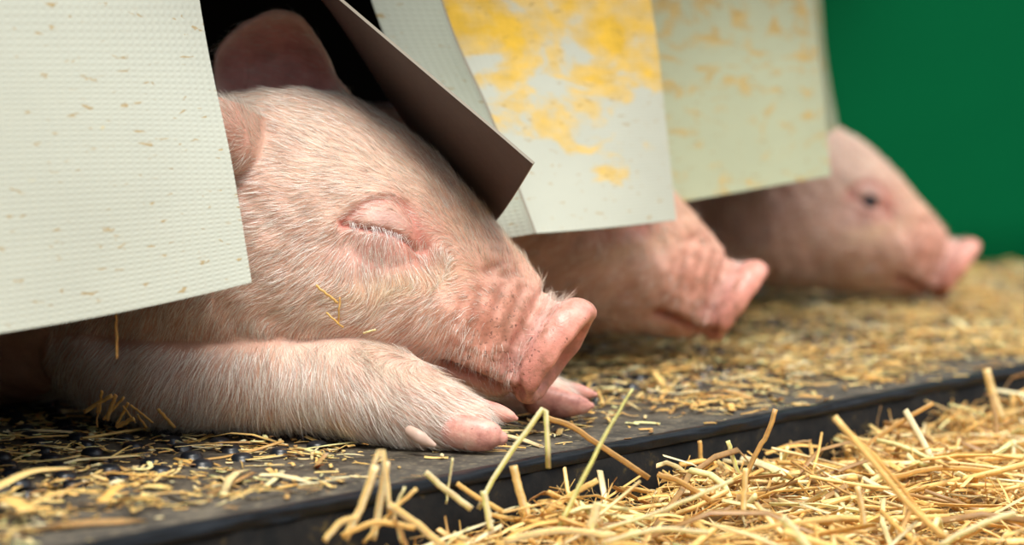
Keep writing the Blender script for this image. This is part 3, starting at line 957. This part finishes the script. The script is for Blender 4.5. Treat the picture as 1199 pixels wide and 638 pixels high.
# white eyelashes along the closed lid
def lashes(parent):
    r = np.random.default_rng(5); V = []; Fc = []
    ys = []
    for k in range(64):
        t = r.uniform(0.12, 0.82)
        i = min(int(t * 6), 5); f = t * 6 - i
        x = LID[i][0] * (1 - f) + LID[i + 1][0] * f; y = LID[i][1] * (1 - f) + LID[i + 1][1] * f
        near = np.argmin((pjx - x) ** 2 + (pjy - y + 5) ** 2 + 1e6 * (PP[:, 1] > 1.0))
        p = PP[near] + np.array((0, -0.0003, 0))
        L = r.uniform(0.0035, 0.0085)
        d = np.array((r.normal(0.30, 0.28), -0.50, -0.85)); d /= np.linalg.norm(d)
        s = np.array((1, 0, 0.25)) * r.uniform(0.00007, 0.00011)
        o = len(V)
        for t2, w in ((0, 1), (0.5, 0.8)):
            c = p + d * L * t2 + np.array((0, 0, -0.0012)) * t2 * t2
            V += [c + s * w, c - s * w]
        V.append(p + d * L + np.array((0, 0.0008, -0.0012)))
        Fc += [(o, o + 1, o + 3, o + 2), (o + 2, o + 3, o + 4)]
    me = mesh_from('eyelashes', V, Fc)
    set_col(me, 'Col', np.tile((0.80, 0.77, 0.72), (len(V), 1)))
    add_obj('eyelashes', me, M_HAIR, parent, label='white eyelashes')
pjx, pjy = proj(PP)
lashes(pig1)

pig_me2, PP2, _, _ = build_pig(0.0021, True, [TUCK_LEG, TUCK_FAR])
def sphere_mesh(name, r, nseg=24):
    bm = bmesh.new(); bmesh.ops.create_uvsphere(bm, u_segments=nseg, v_segments=nseg // 2, radius=r)
    for f in bm.faces: f.smooth = True
    me = bpy.data.meshes.new(name); bm.to_mesh(me); bm.free(); return me

def place_pig(label, anchor, target, s, pitch, yaw=0.0):
    e = bpy.data.objects.new('piglet', None); col.objects.link(e)
    Rm = np.array(Matrix.Rotation(yaw, 3, 'Z') @ Matrix.Rotation(pitch, 3, 'Y'))
    e.location = target - s * (Rm @ anchor); e.scale = (s, s, s); e.rotation_euler = (0, pitch, yaw)
    e['label'] = label; e['category'] = 'piglet'; e['group'] = 'piglets lying under the curtain'
    o = bpy.data.objects.new('body', pig_me2); col.objects.link(o); o.parent = e
    return e
pig2 = place_pig('piglet showing only its blurred snout below the yellow stained strip', DC, W(863, 353, 1.28), 0.985, 0.0, math.radians(7))
pig3 = place_pig('farthest piglet, dark eye open, head raised beside the green wall', W(450, 275, 0.985), W(1013, 237, 1.66), 0.965, 0.0, math.radians(5))
for e, sd in ((pig2, 21), (pig3, 22)):
    grow_hair('hair', pig_me2, PP2, e, 9000, 0.00045, sd)
p2x, p2y = proj(PP2)
k = np.argmin((p2x - 449) ** 2 + (p2y - 275) ** 2 + 1e6 * (PP2[:, 1] > 1.0))
for e in (pig2, pig3):
    eye = add_obj('eye', sphere_mesh('eye', 0.0095), M_EYE, e, label='small dark open eye')
    eye.location = PP2[k] + np.array((0, 0.0058, 0))

# ------------------------------------------------------------------ straw
def straw_np(base, d, L, w, t, bend, roll, K=4, S=6):
    """many curved flattened stalks at once -> V (n,K*S,3)"""
    n = len(base)
    d = d / np.linalg.norm(d, axis=1)[:, None]
    ref = np.where(np.abs(d[:, 2:3]) > 0.9, np.array([[1.0, 0, 0]]), np.array([[0, 0, 1.0]]))
    s = np.cross(d, ref); s /= np.linalg.norm(s, axis=1)[:, None]
    u = np.cross(s, d)
    s, u = s * np.cos(roll)[:, None] + u * np.sin(roll)[:, None], u * np.cos(roll)[:, None] - s * np.sin(roll)[:, None]
    V = np.empty((n, K, S, 3))
    for k in range(K):
        f = k / (K - 1)
        c = base + d * (L * f)[:, None] + (u * bend[:, :1] + s * bend[:, 1:]) * (4 * f * (1 - f) * L)[:, None]
        for j in range(S):
            a = 2 * math.pi * j / S
            V[:, k, j] = c + s * (w * 0.5 * math.cos(a))[:, None] + u * (t * 0.5 * math.sin(a))[:, None]
    return V
def straw_faces(n, K=4, S=6):
    f = []
    for k in range(K - 1):
        for j in range(S):
            f.append((k * S + j, k * S + (j + 1) % S, (k + 1) * S + (j + 1) % S, (k + 1) * S + j))
    for e in (0, (K - 1) * S):
        f.append((e, e + 1, e + 2, e + 3)); f.append((e, e + 3, e + 4, e + 5))
    return (np.arange(n)[:, None, None] * (K * S) + np.array(f)[None]).reshape(-1, 4)

def straw_params(n, r, lmin, lmax, wmin, wmax, tiltsd):
    az = r.uniform(0, 2 * np.pi, n); el = r.normal(0, tiltsd, n)
    d = np.stack([np.cos(az) * np.cos(el), np.sin(az) * np.cos(el), np.sin(el)], 1)
    L = lmin + (lmax - lmin) * r.random(n) ** 1.5
    w = r.uniform(wmin, wmax, n)
    t = w * np.where(r.random(n) < 0.72, r.uniform(0.10, 0.28, n), r.uniform(0.6, 0.95, n))
    bend = r.normal(0, 0.07, (n, 2))
    roll = r.normal(0, 0.7, n)
    tint = np.clip(np.where(r.random(n) < 0.2, r.uniform(0.05, 0.35, n), r.normal(0.68, 0.16, n)), 0, 0.95)
    return d, L, w, t, bend, roll, tint

def stuff_straw(name, n, r, uv_fn, z_fn, size, tilt, label, category='straw'):
    d, L, w, t, bend, roll, tint = straw_params(n, r, *size, tilt)
    u, v = uv_fn(n, r)
    base = np.stack([E0[0] + EU[0] * u + EN[0] * v, E0[1] + EU[1] * u + EN[1] * v, z_fn(u, v, r, n)], 1)
    base = base - d * (L / 2)[:, None]
    V = straw_np(base, d, L, w, t, bend, roll)
    return V, tint

# (1) loose bed in the yard
r1 = np.random.default_rng(31)
def yard_uv(n, r):
    u = r.uniform(-0.32, 1.25, n); v = 0.006 + 0.45 * r.random(n) ** 1.7
    return u, v
def yard_z(u, v, r, n): return heap(u, v) + 0.010 * r.random(n) ** 1.5
V, tint = stuff_straw('s', 11000, r1, yard_uv, yard_z, (0.010, 0.070, 0.0007, 0.0034), 0.22, '')
# keep the platform's face clear: nothing may pass through it
uu, vv_ = uv_of(V.reshape(-1, 3)); ok = (vv_.reshape(len(V), -1).min(1) > 0.0015)
V, tint = V[ok], tint[ok]
me = mesh_np('straw_litter', V.reshape(-1, 3), straw_faces(len(V)))
set_float(me, 'tint', np.clip(np.repeat(tint, 24) + np.tile(r1.normal(0, 0.07, (len(V), 6)), (1, 4)).ravel(), 0, 0.95))
add_obj('straw_litter', me, M_STRAW, label='loose golden straw heaped along the foot of the platform', category='straw', kind='stuff')

# fine brown chaff between the stalks
V, tint = stuff_straw('s', 9000, r1, yard_uv, yard_z, (0.006, 0.035, 0.0003, 0.0009), 0.5, '')
uu, vv_ = uv_of(V.reshape(-1, 3)); ok = (vv_.reshape(len(V), -1).min(1) > 0.001)
V, tint = V[ok], tint[ok] * 0.6
me = mesh_np('straw_wisps', V.reshape(-1, 3), straw_faces(len(V)))
set_float(me, 'tint', np.repeat(tint, 24))
add_obj('straw_wisps', me, M_STRAW, label='thin brown wisps and broken stems among the yard straw', category='straw', kind='stuff')

# (2) chaff on the platform
r2 = np.random.default_rng(32)
def deck_density(u, v):
    """chaff lies thick at the far end and in drifts, thin near the lip"""
    far = 1 / (1 + np.exp(-(u - 0.20) / 0.06))
    drift = 0.5 + 0.5 * np.sin(u * 23 + 3 * np.sin(v * 31)) * np.cos(v * 47 + u * 9)
    lipclear = 1 / (1 + np.exp(-(-v - 0.032 + 0.012 * np.sin(u * 37)) / 0.006))
    left = 0.42 + 0.70 * (u < -0.05)
    return (left * (0.25 + 0.75 * drift) + far * (0.30 + 0.95 * drift)) * (0.10 + 0.90 * lipclear)
def deck_uv(n, r):
    us, vs_ = [], []
    tot = 0
    while tot < n:
        u = r.uniform(-0.5, 1.3, n); v = -0.004 - 0.62 * r.random(n) ** 1.3
        k = r.random(n) < deck_density(u, v) / 1.45
        us.append(u[k]); vs_.append(v[k]); tot += k.sum()
    return np.concatenate(us)[:n], np.concatenate(vs_)[:n]
def pile(u, v):
    far = 1 / (1 + np.exp(-(u - 0.22) / 0.07)); back = 1 / (1 + np.exp(-(-v - 0.05) / 0.015))
    return 0.0080 * far * back
def deck_z(u, v, r, n): return 0.0006 + pile(u, v) * r.random(n) + 0.002 * r.random(n) ** 3
def flat_straw(n, size, tilt, mul=1.0, add=0.0, chaff=False):
    d, L, w, t, bend, roll, tint = straw_params(n, r2, *size, tilt)
    t = np.minimum(t, 0.0006 if chaff else 0.0011)
    roll *= 0.3
    u, v = deck_uv(n, r2)
    base = np.stack([E0[0] + EU[0] * u + EN[0] * v, E0[1] + EU[1] * u + EN[1] * v, deck_z(u, v, r2, n)], 1) - d * (L / 2)[:, None]
    V = straw_np(base, d, L, w, t, bend * 0.6, roll)
    V[..., 2] = np.maximum(V[..., 2], 0.0003)
    return V, np.clip(tint * mul + add, 0, 0.95)
Va, ta = flat_straw(22000, (0.0025, 0.014, 0.0007, 0.0024), 0.06, add=0.02, chaff=True)
Vb, tb = flat_straw(2400, (0.015, 0.05, 0.0014, 0.0040), 0.07, add=0.06)
V = np.concatenate([Va, Vb]); tint = np.concatenate([ta, tb])
me = mesh_np('chaff', V.reshape(-1, 3), straw_faces(len(V)))
set_float(me, 'tint', np.repeat(tint, 24))
add_obj('chaff', me, M_STRAW, label='chopped straw and chaff scattered over the platform top', category='chaff', kind='stuff')

# (3) stalks that stand out one by one
VAR = []
rv = np.random.default_rng(77)
for k in range(26):
    d, L, w, t, bend, roll, tint = straw_params(1, rv, 0.028, 0.075, 0.0014, 0.0036, 0.0)
    V = straw_np(np.array([[-L[0] / 2, 0, 0]]), np.array([[1.0, 0, 0]]), L, w, t, bend, roll * 0, K=4)
    me = mesh_np('straw_stalk', V.reshape(-1, 3), straw_faces(1)); set_float(me, 'tint', np.repeat(tint, 24)); me.materials.append(M_STRAW)
    VAR.append((me, L[0], ('dull brown' if tint[0] < 0.42 else 'golden' if tint[0] < 0.76 else 'pale yellow'), ('short' if L[0] < 0.042 else 'long')))
def put_stalk(me, p, az, el, roll, label, group):
    o = bpy.data.objects.new('straw_stalk', me); col.objects.link(o)
    o.location = p; o.rotation_euler = (roll, -el, az)
    o['label'] = label; o['category'] = 'straw'; o['group'] = group
    return o
cnt = 0
while cnt < 190:
    u = rv.uniform(-0.16, 0.75); v = 0.008 + 0.16 * rv.random() ** 1.4
    p = edge(u, v, 0)
    p[2] = heap(u, v) + 0.007 + 0.006 * rv.random()
    x, y = proj(p[None])
    if not (380 < x[0] < 1230 and y[0] < 660): continue
    me, L, hue, size = VAR[rv.integers(len(VAR))]
    az, el = rv.uniform(0, 6.28), rv.normal(0.05, 0.22)
    ends = np.array([p + s * L / 2 * np.array((math.cos(az) * math.cos(el), math.sin(az) * math.cos(el), math.sin(el))) for s in (-1, 1)])
    if uv_of(ends)[1].min() < 0.003: continue
    put_stalk(me, p, az, el, rv.uniform(0, 6.28), f'{size} {hue} straw stalk lying loose in the yard heap ' + ('below the sleeping piglet' if x[0] < 690 else 'before the middle piglet' if x[0] < 940 else 'at its blurred right end'), 'straw stalks in the yard heap')
    cnt += 1
cnt = 0
while cnt < 70:
    u = rv.uniform(-0.3, 0.8); v = -0.03 - 0.2 * rv.random()
    p = edge(u, v, 0); x, y = proj(p[None])
    if not (-10 < x[0] < 1210 and y[0] < 650) or rv.random() > deck_density(np.array(u), np.array(v)): continue
    me, L, hue, size = VAR[rv.integers(len(VAR))]
    p[2] = 0.0035 + float(pile(np.array(u), np.array(v)))
    put_stalk(me, p, rv.uniform(0, 6.28), 0.0, 0.0, f'{size} {hue} straw stalk lying flat on the platform ' + ('in front of the sleeping piglet' if x[0] < 690 else 'in front of the middle piglet' if x[0] < 940 else 'in front of the far piglet'), 'straw stalks on the platform').scale = (0.6, 0.8, 0.5)
    cnt += 1

hero_r = np.random.default_rng(91)
def streak(n, m):
    o = np.random.default_rng(n + int(1000 * np.random.default_rng(n).random())).normal(0, 0.09, m)
    return o[np.arange(n) % m] + np.random.default_rng(n + 1).normal(0, 0.02, n)

def hero(label, pts, wpx, tint, flat=0.35, name='straw_stalk', taper=0.0):
    """one stalk along (px, py, depth) points with its real width"""
    P = catmull([W(*p) for p in pts], 12) if len(pts) > 2 else np.linspace(W(*pts[0]), W(*pts[1]), 8)
    d0 = pts[len(pts) // 2][2]
    w = 0.78 * wpx * d0 / F
    P[1:-1] += hero_r.normal(0, 0.00013, P[1:-1].shape)
    T = np.gradient(P, axis=0); T /= np.linalg.norm(T, axis=1)[:, None]
    view = np.array((0.15, 1.0, 0.1))
    S = np.cross(T, view); S /= np.linalg.norm(S, axis=1)[:, None]
    U = np.cross(S, T)
    k = 1 - taper * np.linspace(0, 1, len(P))
    V, Fc = ring_loft(P, S * (w / 2 * k)[:, None], U * (w * flat / 2 * k)[:, None], 10)
    me = mesh_from(name, V, Fc); set_float(me, 'tint', np.clip(tint + streak(len(V), 10), 0, 1))
    return add_obj(name, me, M_STRAW, label=label, category='straw')
def de(x, y=None):
    """depth of the platform edge seen at column x"""
    c = (x - IW / 2) / F
    s = (c * E0[1] - E0[0]) / (EU[0] - c * EU[1])
    return E0[1] + s * EU[1]

def H(label, pts, wpx, tint, flat=0.35, off=0.02, taper=0.0):
    """stalk rooted in the heap: its lowest point sets how far away it stands"""
    xb, yb = max(((p[0], p[1]) for p in pts), key=lambda q: q[1])
    d = min(G(xb, yb, -0.020)[1], min(de(p[0]) for p in pts) - 0.008)
    hero(label, [(p[0], p[1], d) for p in pts], wpx, tint, flat, taper=taper)

H('kinked green-gold straw blade leaning up past the near hoof', [(560, 596, .0), (575, 565), (600, 527, 0), (622, 498), (637, 478), (640, 500), (642, 548)], 8, 0.93)
H('slender green straw blade standing upright beside the far forefoot', [(654, 618), (680, 566), (706, 515), (726, 480), (741, 455)], 8, 1.0, taper=0.6)
H('long dull brown straw slanting across the platform edge below the snout', [(640, 489), (668, 499), (705, 523), (760, 560)], 9, 0.22)
H('thickest golden straw stalk, leaning alone at the right', [(977, 488), (1030, 551), (1066, 593), (1110, 632)], 10, 0.66, 0.8, off=0.05)
H('thin split straw running along the thick leaning stalk', [(985, 497), (1040, 552), (1100, 628)], 6, 0.5, 0.8, off=0.055)
H('brown bent straw sprig slanting up behind the thick leaning stalk', [(1005, 528), (1050, 497), (1093, 472)], 7, 0.28, off=0.025)
H('tall brown broken stem standing in the middle of the heap', [(868, 570), (886, 530), (900, 505), (908, 479)], 8, 0.25, 0.7)
H('short blurred straw blade upright by the far right edge', [(1174, 492), (1163, 462), (1155, 432)], 12, 0.74, off=0.015)
H('broad golden straw upright below the kinked blade', [(618, 606), (608, 575), (601, 545)], 13, 0.72, 0.3, off=0.03)
H('pale upright straw loop at the left end of the heap', [(420, 600), (432, 562), (446, 526), (452, 560), (456, 600)], 8, 0.8, off=0.06)
H('pale bent straw at the left end of the heap, leaning left', [(404, 632), (424, 590), (440, 545)], 12, 0.78, off=0.075)
H('blurred thick straw fallen rightward from the left clump', [(455, 590), (485, 612), (520, 640)], 12, 0.76, off=0.07)
H('narrow brown straw leaning in the left clump', [(460, 605), (470, 625), (478, 650)], 7, 0.2, off=0.05)
H('yellow straw sloping down below the dewclaw', [(498, 553), (520, 572), (552, 596)], 10, 0.86, off=0.03)
H('short straw crossing the dark edge left of the broad upright one', [(535, 566), (552, 578), (590, 600)], 8, 0.6, off=0.025)
H('white-bleached straw splinter standing in the heap below the hoof', [(566, 575), (570, 595), (575, 622)], 10, 0.90, off=0.04)
H('thin white stem rising before the dark platform edge', [(530, 536), (527, 560), (522, 590)], 3, 0.9, 0.8, off=0.02)
H('straw lying flat from the kinked blade toward the right', [(640, 600), (668, 580), (700, 562)], 9, 0.62, off=0.03)
H('long pale straw stem lying across the centre of the heap', [(700, 622), (775, 598), (858, 562)], 6, 0.88, off=0.03)
H('brown straw stem crossing under the long pale one', [(770, 555), (800, 566), (838, 590)], 9, 0.3, off=0.03)
H('upright golden stub in the centre of the heap', [(870, 600), (872, 575), (873, 548)], 9, 0.72, 0.5, off=0.04)
H('small green-gold blade beside the broken stem', [(866, 560), (858, 535), (852, 516)], 7, 0.97, off=0.03)
H('pale flat straw tilted at the bottom right of the heap', [(915, 606), (930, 622), (948, 645)], 13, 0.88, off=0.06)
H('upright yellow straw stub near the thick leaning stalk', [(1012, 620), (1009, 595), (1004, 569)], 9, 0.76, 0.5, off=0.06)
H('short brown stub behind the heap in the middle', [(822, 545), (820, 530), (819, 516)], 7, 0.35, 0.8, off=0.015)
H('thin curved brown stem hooked over the heap', [(905, 528), (925, 520), (950, 516)], 4, 0.15, 0.8, off=0.02)
H('straw stub tilted beside the pale long stem', [(690, 625), (696, 603), (700, 588)], 13, 0.84, off=0.04)
H('big blurred yellow straw lying along the bottom below the hoof', [(590, 634), (650, 622), (720, 628)], 11, 0.8)
H('blurred pale straw across the bottom centre', [(705, 636), (770, 620), (830, 624)], 8, 0.87)
H('blurred golden straw lying left to right at the bottom of the heap', [(830, 634), (905, 616), (985, 606)], 8, 0.7)
H('pale twisted straw at the bottom right corner', [(1100, 638), (1145, 616), (1190, 600)], 9, 0.88)
H('flat reddish straw near the right end of the heap', [(1040, 560), (1100, 548), (1160, 552)], 8, 0.36)
H('broad pale straw at the left end of the heap, standing behind the loop', [(436, 632), (446, 585), (452, 540)], 12, 0.82)
H('thin straw leaning right out of the left clump', [(425, 636), (458, 600), (488, 572)], 6, 0.66)
H('gold straw lying low across the left clump', [(400, 628), (440, 612), (486, 618)], 9, 0.62)
H('bleached thin stem curving over the left clump', [(470, 636), (462, 600), (474, 570)], 4, 0.9)
H('blurred yellow straw dropping off the left clump', [(380, 634), (398, 612), (420, 606)], 10, 0.74)
# on the platform and on the piglet
def flat_hero(label, a, b, wpx, tint, z=0.004):
    A_, B_ = G(*a, z), G(*b, z + 0.002)
    m = (A_ + B_) / 2 + np.array((0, 0, 0.003))
    P = catmull([A_, m, B_], 10); w = wpx * A_[1] / F
    T = np.gradient(P, axis=0); T /= np.linalg.norm(T, axis=1)[:, None]
    S = np.cross(T, (0, 0, 1.0)); S /= np.linalg.norm(S, axis=1)[:, None]; U = np.cross(S, T)
    V, Fc = ring_loft(P, S * w / 2 * 2.2, U * w * 0.16, 8)
    V[:, 2] = np.maximum(V[:, 2], 0.0004)
    me = mesh_from('straw_stalk', V, Fc); set_float(me, 'tint', np.full(len(V), tint))
    add_obj('straw_stalk', me, M_STRAW, label=label, category='straw')
flat_hero('bright broad straw blade lying at the left rim of the platform', (-10, 573), (82, 548), 9, 0.76, 0.006)
flat_hero('blurred straw lying in front of the bright broad blade', (30, 592), (118, 577), 7, 0.64)
flat_hero('dull gold straw at the lower left corner of the platform', (-12, 586), (34, 598), 10, 0.6)
flat_hero('short curled straw on the platform near the left drift', (118, 588), (160, 568), 7, 0.5)
flat_hero('reddish straw lying flat below the far hooves', (820, 462), (880, 466), 6, 0.24)
def bit(label, a, b, d, wpx, tint):
    hero(label, [(a[0], a[1], d), ((a[0] + b[0]) / 2, (a[1] + b[1]) / 2, d - 0.001), (b[0], b[1], d)], wpx, tint, 0.5, 'straw_bit')
def skin_d(x, y):
    k = np.argmin((pjx - x) ** 2 + (pjy - y) ** 2 + 1e6 * (PP[:, 1] > 1.02)); return PP[k, 1] - 0.003
for lb, a, b, w, tn in (('golden straw flake stuck on the piglet\'s cheek below the eye', (370, 334), (396, 355), 4, 0.6),
                        ('upright brown straw flake stuck on the piglet\'s cheek', (398, 348), (396, 380), 3, 0.3),
                        ('short golden straw flake low on the piglet\'s cheek', (382, 366), (402, 384), 3, 0.55),
                        ('tiny pale straw flake near the piglet\'s jaw', (425, 390), (440, 386), 3, 0.9),
                        ('tiny pale crumb on the piglet\'s wrist', (422, 452), (428, 458), 5, 0.85),
                        ('pale chip on top of the piglet\'s foreleg near the toes', (508, 432), (520, 438), 4, 0.8)):
    bit(lb, a, b, skin_d((a[0] + b[0]) / 2, (a[1] + b[1]) / 2), w, tn)
bit('thin straw hanging below the nearest curtain strip', (136, 366), (137, 420), 0.875, 3, 0.35)

rb = np.random.default_rng(61)
for k in range(11):
    x, y = rb.uniform(96, 205), rb.uniform(482, 502)
    a = rb.uniform(-2.6, -0.5); L = rb.uniform(18, 42)
    hero('short dull straw leaning against the sleeping piglet\'s elbow', [(x, y, 0.975), (x + L * 0.5 * math.cos(a), y + L * 0.5 * math.sin(a) * 0.8, 0.972), (x + L * math.cos(a), y + L * math.sin(a) * 0.8, 0.968)], rb.uniform(3, 7), rb.uniform(0.15, 0.4))['group'] = 'straws leaning on the elbow'  # low tint puts the shade by the elbow into the straw colour
